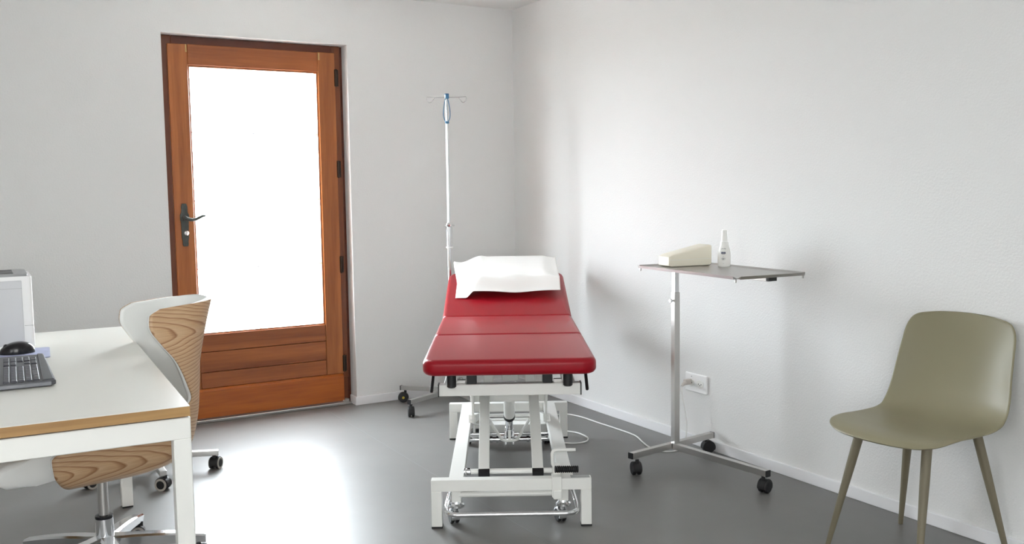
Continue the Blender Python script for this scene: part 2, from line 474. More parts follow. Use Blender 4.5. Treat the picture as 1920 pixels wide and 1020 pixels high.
# ------------------------------------------------------------------ infusion stand
def caster(bm_list, c, ang, r=.027, w=.03, top=.075, twin=True):
    """swivel caster: hood + two wheels; returns (hood bm, wheel bm). c floor point, ang rolling direction"""
    hood, wh = bm_list
    d = Vector((math.cos(ang), math.sin(ang), 0)); n = Vector((-d.y, d.x, 0))
    cc = Vector((c[0], c[1], r))
    for s in (-1, 1):
        a = cc+n*(s*w*.1); b = cc+n*(s*w*.58)
        cyl(wh, a, b, r, 24, .004)
    # hood: a mudguard wrapped over both wheels, open below
    M = Matrix(((d.x, 0, n.x, cc.x), (d.y, 0, n.y, cc.y), (0, 1, 0, cc.z), (0, 0, 0, 1)))
    def hoodring(k, w0):
        rr = (r+.004)*(1 if abs(w0) < .9 else .93)
        return [(math.cos(math.radians(x))*rr, math.sin(math.radians(x))*rr) for x in range(-24, 193, 12)]
    secs = [[hood.verts.new(M @ Vector((x, y, t*w*.54))) for x, y in hoodring(0, t)] for t in (-1, -.85, .85, 1)]
    for A, Bq in zip(secs, secs[1:]):
        for q in range(len(A)-1): hood.faces.new((A[q], A[q+1], Bq[q+1], Bq[q]))
        hood.faces.new((A[-1], A[0], Bq[0], Bq[-1]))
    hood.faces.new(secs[0]); hood.faces.new(secs[-1][::-1])
    p = cc - d*.012
    cyl(hood, (p.x, p.y, r*1.2), (p.x, p.y, top), .008, 12)

ivx, ivy = -.648, -.345
iv = thing('infusion_stand', 'tall chrome infusion stand on wheels in the corner behind the red couch', 'infusion stand', (ivx, ivy, 0))
for k in range(5):
    a = math.radians(127+72*k); d = Vector((math.cos(a), math.sin(a), 0))
    bm = B(); bar(bm, d*.02+Vector((0, 0, .098)), d*.345+Vector((0, 0, .087)), .024, .026, .002)
    lg = obj('leg', bm, M_alu, iv)
    bm = B(); bar(bm, d*.345+Vector((0, 0, .087)), d*.35+Vector((0, 0, .087)), .0255, .0275, .001); obj('end_cap', bm, M_black, lg)
    hb, wb = B(), B(); caster((hb, wb), d*.333, a+(.49 if k == 0 else .9), .028, .032, .078)
    if k == 0:
        nn = Vector((-math.sin(a+.49), math.cos(a+.49), 0)); bx(hb, d.x*.333-.03, d.x*.333-.04+.02, d.y*.333-.006, d.y*.333+.006, .035, .04)
    obj('caster', hb, M_black, lg); obj('caster_wheel', wb, M_black, lg)
    if k == 0:
        q = d*.333; n2 = Vector((-math.sin(a+.49), math.cos(a+.49), 0))
        if n2.y > 0: n2 = -n2
        bm = B(); cyl(bm, q+n2*.0175+Vector((0, 0, .029)), q+n2*.0205+Vector((0, 0, .029)), .008, 14, .001); obj('hub_cap', bm, M_yellow, lg)
bm = B(); lathe(bm, [(0, .08), (.034, .08), (.036, .085), (.036, .115), (.02, .135), (.018, .18), (0, .18)]); obj('hub', bm, M_alu, iv)
bm = B(); cyl(bm, (0, 0, .1), (0, 0, 1.08), .0125, 20, .001); obj('lower_pole', bm, M_chrome, iv)
bm = B(); cyl(bm, (0, 0, 1.0), (0, 0, 1.83), .009, 20, .001); obj('upper_pole', bm, M_chrome, iv)
bm = B(); lathe(bm, [(0, 1.066), (.0135, 1.066), (.019, 1.07), (.021, 1.08), (.0165, 1.09), (.0105, 1.092), (0, 1.092)])
cyl(bm, (-.03, .0, 1.075), (.03, -.01, 1.075), .004, 10, .001); lathe(bm, [(0, 1.04), (.0135, 1.04), (.0135, 1.052), (0, 1.052)])
obj('clamp_collar', bm, M_chrome, iv)
bm = B(); lathe(bm, [(.0135, 1.065), (.0205, 1.065), (.0205, .95), (.0135, .95)], seg=24); obj('sleeve', bm, M_clear, iv)
bm = B(); lathe(bm, [(.0135, .952), (.021, .952), (.021, .944), (.0135, .944)], seg=24); obj('sleeve_ring', bm, M_whitep, iv)
bm = B(); tube(bm, [(-.011+.009*math.cos(t*PI/6), -.014, .688+.009*math.sin(t*PI/6)) for t in range(12)], .0018, 8, True); obj('ring', bm, M_chrome, iv)
# cross bar with two wire loops, set across the view
ha = math.radians(-29.5); hd = Vector((math.cos(ha), math.sin(ha), 0))
bm = B()
for s in (-1, 1):
    P0 = lambda u, z: (hd*(u*s)) + Vector((0, 0, z))
    tube(bm, [P0(0, 1.817), P0(.07, 1.817), P0(.112, 1.82), P0(.116, 1.812), P0(.112, 1.797), P0(.1, 1.787), P0(.09, 1.789), P0(.078, 1.803), P0(.068, 1.817)], .0021, 8)
cyl(bm, (0, 0, 1.81), (0, 0, 1.832), .011, 14, .001)
obj('hook_bar', bm, M_chrome, iv)
bm = B()
loop = []
for t in range(28):
    a = 2*PI*t/28; z = 1.675-.0+.075*(1-math.cos(a)); w = .0175*math.sin(a)*(1+.5*math.cos(a))
    loop.append((ivx+hd.x*w-.006, ivy+hd.y*w-.0125, z))
tube(bm, loop, .0024, 8, True)
bx(bm, ivx-.017, ivx+.005, ivy-.021, ivy-.0095, 1.665, 1.678, .003, 2)
bx(bm, ivx-.011, ivx+.009, ivy-.017, ivy-.0115, 1.808, 1.835, .003, 2); bx(bm, ivx-.011, ivx+.009, ivy-.017, ivy+.008, 1.8325, 1.8375, .002, 1)
tq = obj('tourniquet', bm, M_blue); tag(tq, 'blue rubber loop hanging from the top of the infusion stand', 'tourniquet')

# ------------------------------------------------------------------ treatment couch
BY = math.radians(-29.3)
couch = thing('treatment_couch', 'red vinyl treatment couch on a white height-adjustable scissor frame', 'treatment couch', (-1.352, -2.2715, 0), BY)
# base feet frames
for v, nm in ((0, 'front'), (1.265, 'rear')):
    bm = B(); bx(bm, -.303, .303, v-.0, v+.04, .142, .187, .003, 2)
    for s in (-1, 1): bx(bm, s*.283-.02, s*.283+.02, v+.0005, v+.0395, .006, .1425, .002, 1)
    ff = obj('foot_frame', bm, M_white, couch)
    for s in (-1, 1):
        bm = B(); bx(bm, s*.283-.021, s*.283+.021, v-.001, v+.041, 0, .007, .001, 1); obj('foot_pad', bm, M_black, ff)
    if v == 0:
        bm = B(); bx(bm, .225, .297, .006, .036, .1872, .188); obj('sticker', bm, M_sticker, ff)
for s in (-1, 1):
    bm = B(); bx(bm, s*.209-.028, s*.209+.028, .0395, 1.267, .142, .1865, .003, 2); obj('base_rail', bm, M_white, couch)
    bm = B(); tube(bm, [(s*.227, .05, .14), (s*.232, .2, .11), (s*.235, .6, .1), (s*.235, 1.1, .1)], .008, 10); obj('pedal_rod', bm, M_chrome, couch)
# chrome pedal bar round the front
bm = B()
pts = [(-.235, .3, .105), (-.243, .08, .09), (-.247, .03, .078)] + [(-.205-.042*math.cos(math.radians(a)), .0-.045*math.sin(math.radians(a)), .068) for a in (10, 35, 60, 90)] + \
      [(.205+.042*math.cos(math.radians(a)), .0-.045*math.sin(math.radians(a)), .068) for a in (90, 60, 35, 10)] + [(.247, .03, .078), (.243, .08, .09), (.235, .3, .105)]
tube(bm, pts, .0095, 14); obj('pedal_bar', bm, M_chrome, couch)
for (u, v) in ((-.21, .06), (.2, .06), (-.2, 1.17), (.2, 1.17)):
    bm = B(); bx(bm, u-.018, u+.018, v-.018, v+.018, .085, .152, .002, 1); pc = obj('caster_post', bm, M_white, couch)
    bm = B(); lathe(bm, [(0, .062), (.024, .062), (.03, .066), (.03, .074), (.022, .08), (.02, .088), (0, .088)], (u, v, 0)); obj('caster_collar', bm, M_chrome, pc)
    hb, wb = B(), B(); caster((hb, wb), (u-.012, v-.0), 1.9, .027, .03, .064)
    obj('caster', hb, M_chrome, pc); obj('caster_wheel', wb, M_black, pc)
bm = B(); cyl(bm, (-.2, .05, .115), (.17, .05, .115), .011, 14); obj('lower_cross_tube', bm, M_white, couch)
# lifting arms
for s in (-1, 1):
    bm = B(); bar(bm, (s*.104, .085, .19), (s*.104, .5, .40), .042, .038, .003); la = obj('lifting_arm', bm, M_white, couch)
    bm = B(); bar(bm, (s*.104, .071, .178), (s*.104, .09, .189), .0435, .04, .002); obj('arm_end', bm, M_black, la)
bm = B(); cyl(bm, (-.178, .088, .192), (.165, .088, .192), .0105, 16); bt = obj('pivot_shaft', bm, M_white, couch)
bm = B(); cyl(bm, (-.172, .088, .192), (-.155, .088, .192), .0145, 16, .002); cyl(bm, (-.182, .088, .192), (-.176, .088, .192), .0145, 16, .001); obj('shaft_nut', bm, M_chrome, bt)
bm = B(); bx(bm, -.165, .165, .48, .52, .375, .415, .004, 2); obj('upper_cross_beam', bm, M_white, couch)
for s in (-1, 1):
    bm = B()
    prism(bm, [(.36, .495), (.56, .495), (.53, .36), (.5, .285), (.47, .285), (.44, .36)], -.004, .004, .001, 1,
          Matrix(((0, 0, 1, s*.155), (1, 0, 0, 0), (0, 1, 0, 0), (0, 0, 0, 1))))
    bx(bm, s*.155-.014, s*.155+.014, .552, .56, .36, .495, .002, 1)
    hbk = obj('hinge_bracket', bm, M_white, couch)
    bm = B(); cyl(bm, (s*.15, .49, .3), (s*.168, .49, .3), .009, 14, .002); obj('pivot_bolt', bm, M_white, hbk)
    bm = B(); bar(bm, (s*.16, .49, .3), (s*.16, 1.15, .15), .03, .035, .003); obj('rear_arm', bm, M_white, couch)
# lifting motor
bm = B(); cyl(bm, (0, .5, .39), (0, .62, .28), .024, 22, .003); ac = obj('lift_cylinder', bm, M_white, couch)
bm = B(); cyl(bm, (0, .615, .285), (0, .632, .269), .0255, 22, .002); obj('seal_ring', bm, M_black, ac)
bm = B(); cyl(bm, (0, .62, .28), (0, .72, .185), .0165, 20); cyl(bm, (0, .70, .205), (0, .735, .17), .0185, 16, .002); obj('piston_rod', bm, M_chrome, ac)
bm = B(); bx(bm, -.022, -.012, .7, .76, .125, .19, .002, 1); bx(bm, .012, .022, .7, .76, .125, .19, .002, 1); bx(bm, -.045, -.02, .72, .745, .15, .165, .002, 1); bx(bm, .02, .045, .72, .745, .15, .165, .002, 1)
obj('fork', bm, M_chrome, ac)
bm = B(); tube(bm, [(-.09, .6, .27), (-.075, .63, .235), (-.035, .67, .158), (-.02, .675, .152), (.02, .675, .152), (.035, .67, .158), (.075, .63, .235), (.09, .6, .27)], .0065, 10)
bx(bm, -.006, .006, .668, .68, .152, .2, .001, 1)
obj('safety_bail', bm, M_white, couch)
bm = B(); cyl(bm, (-.2, .8, .125), (.2, .8, .125), .011, 14); cyl(bm, (-.2, .84, .14), (.2, .84, .14), .006, 10)
for u in (-.09, -.06, .08, .1): cyl(bm, (u, .8, .125), (u+.012, .8, .125), .016, 12)
obj('rear_axle', bm, M_chrome, couch)
bm = B(); bx(bm, -.175, .19, 1.1, 1.24, .072, .118, .006, 2); cb = obj('control_box', bm, M_white, couch)
bm = B(); bx(bm, -.165, -.1, 1.085, 1.1, .075, .1, .002, 1); obj('connector', bm, M_black, cb)
bm = B(); cyl(bm, (-.2, 1.2, .14), (.2, 1.2, .14), .008, 12); obj('rear_cross_tube', bm, M_white, couch)
bm = B(); tube(bm, [(-.15, .55, .3), (-.172, .56, .285), (-.17, .6, .26), (-.15, .65, .235), (-.125, .68, .22)], .004, 8); obj('control_wire', bm, M_cable, couch)
# upper frame
bm = B(); bx(bm, -.272, .272, .09, .13, .488, .532, .002, 1); uf = obj('front_crossbar', bm, M_white, couch)
for s in (-1, 1):
    bm = B(); bx(bm, s*.2735-.002, s*.2735+.002, .089, .131, .486, .534, .0, 1); obj('end_cap', bm, M_black, uf)
    bm = B(); bx(bm, s*.235-.02, s*.235+.02, .13, 1.7, .49, .53, .002, 1); obj('side_beam', bm, M_white, couch)
    bm = B(); bar(bm, (s*.29, .1, .59), (s*.293-.002, .02, .52), .012, .012, .004); obj('release_lever', bm, M_black, couch)
    bm = B(); cyl(bm, (s*.222, .075, .525), (s*.222, .075, .59), .018, 16, .004); obj('rubber_mount', bm, M_black, couch)
    bm = B(); bx(bm, s*.146-.019, s*.146+.019, .1, .14, .532, .582, .002, 1); obj('mount_block', bm, M_black, couch)
    bm = B(); bx(bm, s*.19-.02, s*.19+.02, .115, .13, .532, .545, .001, 1); bx(bm, s*.204-.004, s*.204+.004, .08, .12, .545, .59, .001, 1); obj('latch', bm, M_alu, couch)
    bm = B(); bx(bm, s*.085-.02, s*.085+.02, .3, .36, .44, .583, .003, 1); obj('support_post', bm, M_white, couch)
bm = B(); bx(bm, -.235, .235, 1.2, 1.24, .49, .53, .002, 1); obj('rear_crossbar', bm, M_white, couch)
bm = B(); bx(bm, -.03, .04, .4, .5, .48, .583, .004, 1); bx(bm, -.006, .012, .39, .4, .5, .56, .002, 1); obj('motor_bracket', bm, M_white, couch)
# upholstery: foot, seat and back sections
def cushion(x0, x1, y0, y1, rads, bev=.02):
    bm = B(); T = .062; lay = []
    for k in range(7):                              # lower edge, then upper edge: quarter-round layers
        a = PI/2*k/6; lay.append((bev*(1-math.sin(a)), bev*(1-math.cos(a))))
    lay += [(o, T-z) for o, z in reversed(lay)]
    rings = []
    for o, z in lay:
        rings.append([bm.verts.new((x, y, z)) for x, y in rounded(x0+o, x1-o, y0+o, y1-o, [q-o*.98 for q in rads], 9)])
    for A, Q in zip(rings, rings[1:]):
        for k in range(len(A)): bm.faces.new((A[k], A[(k+1) % len(A)], Q[(k+1) % len(A)], Q[k]))
    bm.faces.new(rings[0][::-1]); bm.faces.new(rings[-1]); return bm
obj('leg_section', cushion(-.328, .328, -.005, .632, (.03, .03, .055, .055), .022), M_red, couch, 50, loc=(0, 0, .582))
obj('seat_section', cushion(-.328, .328, .633, 1.238, (.03, .03, .03, .03), .022), M_red, couch, 50, loc=(0, 0, .582))
obj('back_section', cushion(-.328, .328, -.006, .72, (.085, .085, .03, .03), .022), M_red, couch, 50, loc=(0, 1.252, .582), rot=(math.radians(13.6), 0, 0))
bm = B(); bar(bm, (-.15, 1.26, .55), (-.15, 1.85, .694), .03, .03, .003); bar(bm, (.15, 1.26, .55), (.15, 1.85, .694), .03, .03, .003); bar(bm, (0, 1.3, .5), (0, 1.6, .62), .03, .03, .003); obj('back_support', bm, M_white, couch)
for y0, y1 in ((.09, .6), (.66, 1.21)):  # dark sheets added under the cushions to keep red reflections off the chrome
    bm = B(); bx(bm, -.27, .27, y0, y1, .574, .584, .001, 1); obj('bounce_block', bm, M_black, couch)
bm = B(); bx(bm, -.29, .29, .03, .68, -.008, .002, .001, 1); obj('bounce_block', bm, M_black, couch, loc=(0, 1.252, .582), rot=(math.radians(13.6), 0, 0))
# height crank on the foot bar
bm = B(); bx(bm, .153, .19, -.007, .0, .115, .19, .003, 2); bx(bm, .153, .19, -.007, .045, .186, .194, .002, 1); bx(bm, .157, .19, -.012, .03, .108, .145, .006, 2)
bx(bm, .158, .188, .03, .045, .19, .235, .003, 1)
bk = obj('crank_bracket', bm, M_white, couch)
bm = B(); tube(bm, [(.168, .03, .215), (.158, .03, .235), (.157, .03, .275), (.1605, .03, .284), (.169, .03, .288), (.185, .03, .288), (.246, .03, .288)], .0065, 12); obj('crank_handle', bm, M_white, bk)
bm = B()
pr = [(0, 0)]
for i in range(12): pr += [(.0105, .0075*i), (.0135, .0075*i+.002), (.0135, .0075*i+.005), (.0105, .0075*i+.007)]
pr += [(0, .09)]
lathe(bm, pr, (0, 0, 0), 16, Matrix(((0, 0, 1, .164), (0, 1, 0, -.0), (-1, 0, 0, .222), (0, 0, 0, 1))))
obj('grip', bm, M_black, bk, 25)

# pillow and paper sheet on the back section (couch frame: x across, y along)
Mc = Matrix.Translation((-1.352, -2.2715, 0)) @ Matrix.Rotation(BY, 4, 'Z')
SL = math.tan(math.radians(13.6))
def surf(v): return .645 + (v-1.252)*SL + .002
bm = B()
def pil(a, b):
    th = 2*PI*a; ph = PI*(b-.5)
    sp = lambda x, p: math.copysign(abs(x)**p, x)
    cx = sp(math.cos(ph), .45)*sp(math.cos(th), .35); cy = sp(math.cos(ph), .45)*sp(math.sin(th), .35); cz = sp(math.sin(ph), .9)
    v = 1.745+.125*cy; u = .048+.222*cx
    pinch = 1-.35*(abs(cx)*abs(cy))**2
    return Vector((u, v, surf(v)+.038+.0355*cz*pinch))
grid(bm, pil, 48, 20); bmesh.ops.remove_doubles(bm, verts=bm.verts, dist=1e-5)
pw = thing('pillow', 'flat pillow covered with white crepe paper on the raised head of the red couch', 'pillow', (-1.352, -2.2715, 0), BY)
obj('pillow_body', bm, M_pillow, pw, 60)
def sstep(a, b, x):
    t = max(0, min(1, (x-a)/(b-a))); return t*t*(3-2*t)
def paper(a, b):
    u0, u1 = -.272, .288
    v = 1.485 + .45*b
    u = u0+(u1-u0)*a
    # left side flares outwards towards the head
    u += -.028*sstep(.45, 1, b)*(1-a)**3
    front = .036 + .05*sstep(1.485, 1.585, v) - .006*sstep(1.6, 1.9, v)
    lift = sstep(-.222, -.165, u) if v < 1.56 else sstep(-.26, -.15, u)
    wgt = sstep(1.50, 1.62, v); lift = (1-wgt)*sstep(-.218, -.172, u) + wgt*sstep(-.27, -.13, u)
    curl = .052*sstep(1.7, 1.93, v)*(1-sstep(-.30, -.1, u))
    h = lift*front + curl + .004
    h += .0035*math.sin(u*31+v*20)*lift*sstep(1.5, 1.6, v)*(1-sstep(1.62, 1.75, v))
    h -= .010*(1-sstep(1.485, 1.54, v))*math.exp(-((u-.05)/.1)**2)*lift
    h -= .012*sstep(.2, .285, u)*sstep(1.56, 1.6, v)
    return Vector((u, v, surf(v)+h))
bm = B(); grid(bm, paper, 70, 44)
po = obj('paper_cover', bm, M_paper, pw, 80); solid(po, .0008, 1)

# ------------------------------------------------------------------ over-bed tray table
tb = thing('tray_table', 'stainless steel tray table on a wheeled stand by the right wall', 'tray table', (-.3, -1.965, 0))
def bars(name, p0, p1):
    bm = B(); bar(bm, p0, p1, .027, .027, .0015); return obj(name, bm, M_alu, tb)
cb = bars('foot_bar', (-.272, -.02, .085), (.272, .055, .085))
arm = bars('foot_arm', (-.004, .0, .085), (.045, -.535, .085))
for par, e, d in ((cb, (-.272, -.02), (-.544, -.075)), (cb, (.272, .055), (.544, .075)), (arm, (.045, -.535), (.049, -.535))):
    dv = Vector((d[0], d[1], 0)).normalized(); p = Vector((e[0], e[1], .085))
    bm = B(); bar(bm, p-dv*.001, p+dv*.004, .0275, .0275, .001); obj('end_cap', bm, M_black, par)
for par, p, a in ((cb, (-.254, -.035), 1.25), (cb, (.254, .06), -.35), (arm, (.046, -.518), .25)):
    hb, wb = B(), B(); caster((hb, wb), p, a, .028, .036, .073)
    obj('caster', hb, M_black, par); obj('caster_wheel', wb, M_black, par)
bm = B(); bx(bm, -.0145, .0145, -.0145, .0145, .098, .8, .001, 1); op = obj('outer_column', bm, M_alu, tb)
op.rotation_euler = (0, 0, math.radians(-5))
bm = B(); cyl(bm, (-.012, .0, .762), (-.03, .0, .762), .004, 10); lathe(bm, [(0, 0), (.009, 0), (.009, .01), (0, .01)], (0, 0, 0), 6, Matrix(((0, 0, -1, -.021), (0, 1, 0, 0), (1, 0, 0, .762), (0, 0, 0, 1))))
obj('clamp_screw', bm, M_chrome, op)
bm = B(); bx(bm, -.0115, .0115, -.0115, .0115, .7, .918, .001, 1); ip = obj('inner_column', bm, M_chrome, tb); ip.rotation_euler = (0, 0, math.radians(-5))
# tray: flat sheet with four flared rims, open at the corners
TX = Matrix.Translation((-.371+.3, -2.3155+1.965, .926)) @ Matrix.Rotation(math.radians(-4.5), 4, 'Z')
hw, hl = .178, .345
bm = B()
bx(bm, -hw+.012, hw-.012, -hl+.012, hl-.012, -.0015, .0015, 0, 1, TX)
def rim(p, q, out):
    p, q, out = Vector(p), Vector(q), Vector(out); d = (q-p).normalized()
    a, b = p, q; c, e = q - d*.004 + out*.013 + Vector((0, 0, .007)), p + d*.004 + out*.013 + Vector((0, 0, .007))
    t = Vector((0, 0, -.0022))
    f = e - out*.003 + Vector((0, 0, -.0115)); g = c - out*.003 + Vector((0, 0, -.0115))
    vs = [bm.verts.new(TX @ x) for x in (a, b, c, e, f, g, a+t, b+t)]
    for ids in ((0, 1, 2, 3), (3, 2, 5, 4), (4, 5, 7, 6), (0, 3, 4, 6), (1, 7, 5, 2)): bm.faces.new([vs[i] for i in ids])
rim((-hw+.012, -hl+.016, .0015), (-hw+.012, hl-.016, .0015), (-1, 0, 0)); rim((hw-.012, -hl+.016, .0015), (hw-.012, hl-.016, .0015), (1, 0, 0))
rim((-hw+.016, -hl+.012, .0015), (hw-.016, -hl+.012, .0015), (0, -1, 0)); rim((-hw+.016, hl-.012, .0015), (hw-.016, hl-.012, .0015), (0, 1, 0))
tr = obj('tray', bm, M_dull, tb, 20)
for sx in (-1, 1):
    for sy in (-1, 1): bm = B(); bx(bm, sx*(hw-.012)-.003, sx*(hw-.012)+.003, sy*(hl-.02)-.003, sy*(hl-.02)+.003, -.016, -.001, .001, 1, TX); obj('stud', bm, M_dull, tr)
bm = B(); bx(bm, -.012, .012, -hl+.02, hl-.02, -.02, -.002, .001, 1, TX); ca = obj('carrier_bar', bm, M_dull, tb)
bm = B(); bx(bm, -.02, .02, -hl+.002, -hl+.02, -.017, -.003, .001, 1, TX); obj('end_cap', bm, M_black, ca)

# cream case and spray bottle on the tray
wa = math.radians(-8)
bm = B()
L, Wd = .22, .095
MW = Matrix.Translation((-.436, -2.086, .9285)) @ Matrix.Rotation(wa, 4, 'Z')
pts = [(0, .006), (.012, 0), (L-.01, 0), (L, .006), (L, .088), (L-.012, .092), (.018, .053), (0, .044)]
prism(bm, pts, 0, Wd, .007, 3, MW @ Matrix(((1, 0, 0, 0), (0, 0, 1, 0), (0, 1, 0, 0), (0, 0, 0, 1))))
cs = obj('wedge_case', bm, M_cream, None, 45); tag(cs, 'cream plastic wedge-shaped case lying on the steel tray', 'case')
bm = B(); bx(bm, .004, L-.003, -.0006, .0005, .03, .0312, 0, 1, MW); obj('case_seam', bm, M_white, cs)
bt = thing('spray_bottle', 'white spray bottle with a small navy label bar on the steel tray', 'spray bottle', (-.22, -2.195, .9275))
bm = B(); lathe(bm, [(0, 0), (.026, 0), (.0275, .003), (.0275, .058), (.0268, .066), (.0248, .075), (.0212, .086), (.0188, .094), (.0185, .1), (0, .1)], seg=32); bd = obj('bottle_body', bm, M_bottle, bt)
bm = B(); lathe(bm, [(0, .1), (.018, .1), (.018, .108), (.014, .11), (.0135, .13), (.0118, .134), (.0115, .156), (.0095, .161), (0, .162)], seg=24); cp = obj('spray_head', bm, M_bottle, bt)
ba = math.atan2(-3.07, -2.83)
bm = B(); p = Vector((math.cos(ba+.2), math.sin(ba+.2), 0)); cyl(bm, p*.006+Vector((0, 0, .154)), p*.0105+Vector((0, 0, .154)), .0024, 10); obj('nozzle', bm, M_ink, cp)
def patch(bmx, a0, a1, z0, z1, r, n=8):
    vs = [[bmx.verts.new((r*math.cos(a0+(a1-a0)*i/n), r*math.sin(a0+(a1-a0)*i/n), z)) for i in range(n+1)] for z in (z0, z1)]
    for i in range(n): bmx.faces.new((vs[0][i], vs[0][i+1], vs[1][i+1], vs[1][i]))
off = -.12
bm = B(); patch(bm, ba+off-.33, ba+off+.33, .0575, .0655, .0277); lb = obj('label_bar', bm, M_navy, bd); solid(lb, .0004, 1)
bend_text('lettering', 'J A N', .0085, .0242, bd, M_ink, .0795, ba+off+.0)
bm = B()
for i in range(-4, 5): patch(bm, ba+off+i*.05-.019, ba+off+i*.05+.019, .0604, .0622, .0282, 2)
obj('bar_print', bm, M_whitep, bd)
bm = B()
for z, w in ((.0545, .2), (.045, .09), (.0375, .26), (.0345, .32), (.0315, .22)):
    n = int(w/.035)
    for i in range(-n, n+1):
        if (i+n) % 4 == 3: continue
        patch(bm, ba+off+i*.035-.012, ba+off+i*.035+.012, z, z+.0014, .0278, 2)
ty = obj('small_print', bm, M_ink, bd); solid(ty, .0002, 1)
bm = B()
for s in (-1, 1):
    for t in range(6):
        a = ba+off+(-.12+.04*t)*1.0; patch(bm, a, a+.04, .03+.0018*(t if s > 0 else 5-t), .0318+.0018*(t if s > 0 else 5-t), .0279, 1)
patch(bm, ba+off-.02, ba+off+.02, .014, .0165, .0278, 2)
mk = obj('printed_mark', bm, M_ink, bd); solid(mk, .0002, 1)

# ------------------------------------------------------------------ wall outlet and power cord
ot = thing('power_outlet', 'white double power outlet on the right wall behind the tray table', 'power outlet', (0, -1.775, .312))
bm = B(); bx(bm, -.012, -.0005, -.079, .079, -.047, .047, .006, 3); pt = obj('cover_plate', bm, M_whitep, ot)
for y in (.035, -.033):
    bm = B(); out = [(.026*math.cos(2*PI*k/6+PI/6)*1.05, .022*math.sin(2*PI*k/6+PI/6)) for k in range(6)]
    prism(bm, out, 0, .0025, .0008, 1, Matrix(((0, 0, -1, -.0118), (1, 0, 0, y), (0, 1, 0, 0), (0, 0, 0, 1))))
    s_ = obj('socket', bm, M_white, pt)
    bm = B()
    for dy, dz in ((-.0095, 0), (.0095, 0), (0, -.006)): cyl(bm, (-.0142, y+dy, dz), (-.0152, y+dy, dz), .0026, 10)
    obj('pin_hole', bm, M_hole, s_)
bm = B(); cyl(bm, (-.0115, .03, .03), (-.0128, .03, .03), .0022, 8); obj('screw', bm, M_hole, pt)

CI = Mc.inverted()
def spline(pts, n=6):
    P = [Vector(p) for p in pts]; P = [P[0]*2-P[1]] + P + [P[-1]*2-P[-2]]; o = []
    for i in range(1, len(P)-2):
        for k in range(n):
            t = k/n; a, b, c, d = P[i-1:i+3]
            o.append(.5*((2*b)+(c-a)*t+(2*a-5*b+4*c-d)*t*t+(3*b-a-3*c+d)*t**3))
    return o+[P[-2]]
bm = B()
route = [(-.085, -1.757, .302), (-.094, -1.768, .27), (-.088, -1.78, .2), (-.082, -1.79, .12), (-.088, -1.79, .05), (-.10, -1.79, .012), (-.13, -1.802, .0045), (-.18, -1.812, .004),
         (-.225, -1.785, .004), (-.236, -1.7, .004), (-.205, -1.6, .004), (-.16, -1.48, .004), (-.156, -1.33, .004), (-.164, -1.15, .004), (-.17, -.99, .004), (-.21, -.9, .004), (-.33, -.9, .004),
         (-.45, -1.05, .004), (-.43, -1.17, .004), (-.38, -1.27, .004), (-.385, -1.37, .004), (-.43, -1.432, .004), (-.5, -1.436, .004), (-.56, -1.38, .004), (-.66, -1.26, .004), (-.72, -1.15, .02), (-.76, -1.1, .08)]
tube(bm, spline(route), .0038, 10); bm.transform(CI); cord = obj('power_cord', bm, M_cable, couch, 60); cord['label'] = 'white power cord plugged into the wall outlet'
bm = B(); bx(bm, -.055, -.0155, -1.752, -1.73, .302, .33, .005, 2)
tube(bm, [(-.05, -1.742, .314), (-.07, -1.75, .309), (-.085, -1.757, .302)], [.011, .0085, .005], 12); bm.transform(CI); obj('plug', bm, M_plug, cord)

# ------------------------------------------------------------------ olive side chair
ch = thing('side_chair', 'olive plastic shell chair on four tapered legs against the right wall', 'chair', (-.285, -3.217, 0), math.radians(93))
# local frame: +y is the way the sitter faces
prof = [(.256, .430), (.249, .437), (.230, .445), (.19, .4495), (.12, .448), (.05, .441), (-.02, .437), (-.09, .439), (-.145, .450), (-.185, .471), (-.212, .504), (-.23, .547), (-.244, .6), (-.256, .66), (-.266, .72), (-.274, .775), (-.28, .815)]
hwid = [.226, .226, .226, .226, .226, .226, .226, .226, .227, .229, .229, .226, .221, .216, .211, .206, .202]
def lerp_list(l, t):
    x = t*(len(l)-1); i = min(int(x), len(l)-2); f = x-i
    g = lambda k: Vector(l[max(0, min(len(l)-1, k))]) if isinstance(l[0], tuple) else l[max(0, min(len(l)-1, k))]
    a, b, c, d = g(i-1), g(i), g(i+1), g(i+2)
    return ((b*2)+(c-a)*f+(a*2-b*5+c*4-d)*(f*f)+(b*3-a-c*3+d)*(f**3))*.5
def seat_pt(a, b):
    s = a*2-1
    y, z = lerp_list(prof, b); w = lerp_list(hwid, b)
    if b > .885:
        t = (b-.885)/.115; w -= .058*(1-math.sqrt(max(0, 1-t*t))); z -= .012*abs(s)**3*t
    if b < .24:
        t = 1-b/.24; w -= .135*(1-math.sqrt(max(0, 1-t*t)))
    x = s*w
    y -= .062*(x/.226)**2*(1-sstep(0, .4, b))
    seat = 1-sstep(.45, .62, b)
    z += .016*s*s*seat*sstep(.1, .4, b)
    mid = sstep(.4, .6, b)*(1-sstep(.75, 1, b)*.5)
    y += .050*abs(s)**2.4*mid
    return (x, y, z)
bm = B(); grid(bm, lambda a, b: seat_pt(a, (1-math.cos(PI*b))/2*.75+b*.25), 36, 84)
so = obj('seat_shell', bm, M_olive, ch, 80); solid(so, .007, -1); subd(so, 1)
for sx, sy, f in ((-1, 1, (-.178, .247)), (1, 1, (.21, .19)), (-1, -1, (-.218, -.206)), (1, -1, (.19, -.205))):
    bm = B()
    top = Vector((sx*.125, .14*sy-.01, .43)); ft = Vector((f[0], f[1], 0))
    tube(bm, [top, top.lerp(ft, .3), ft], [.0165, .0155, .0085], 16); obj('leg', bm, M_olivem, ch)
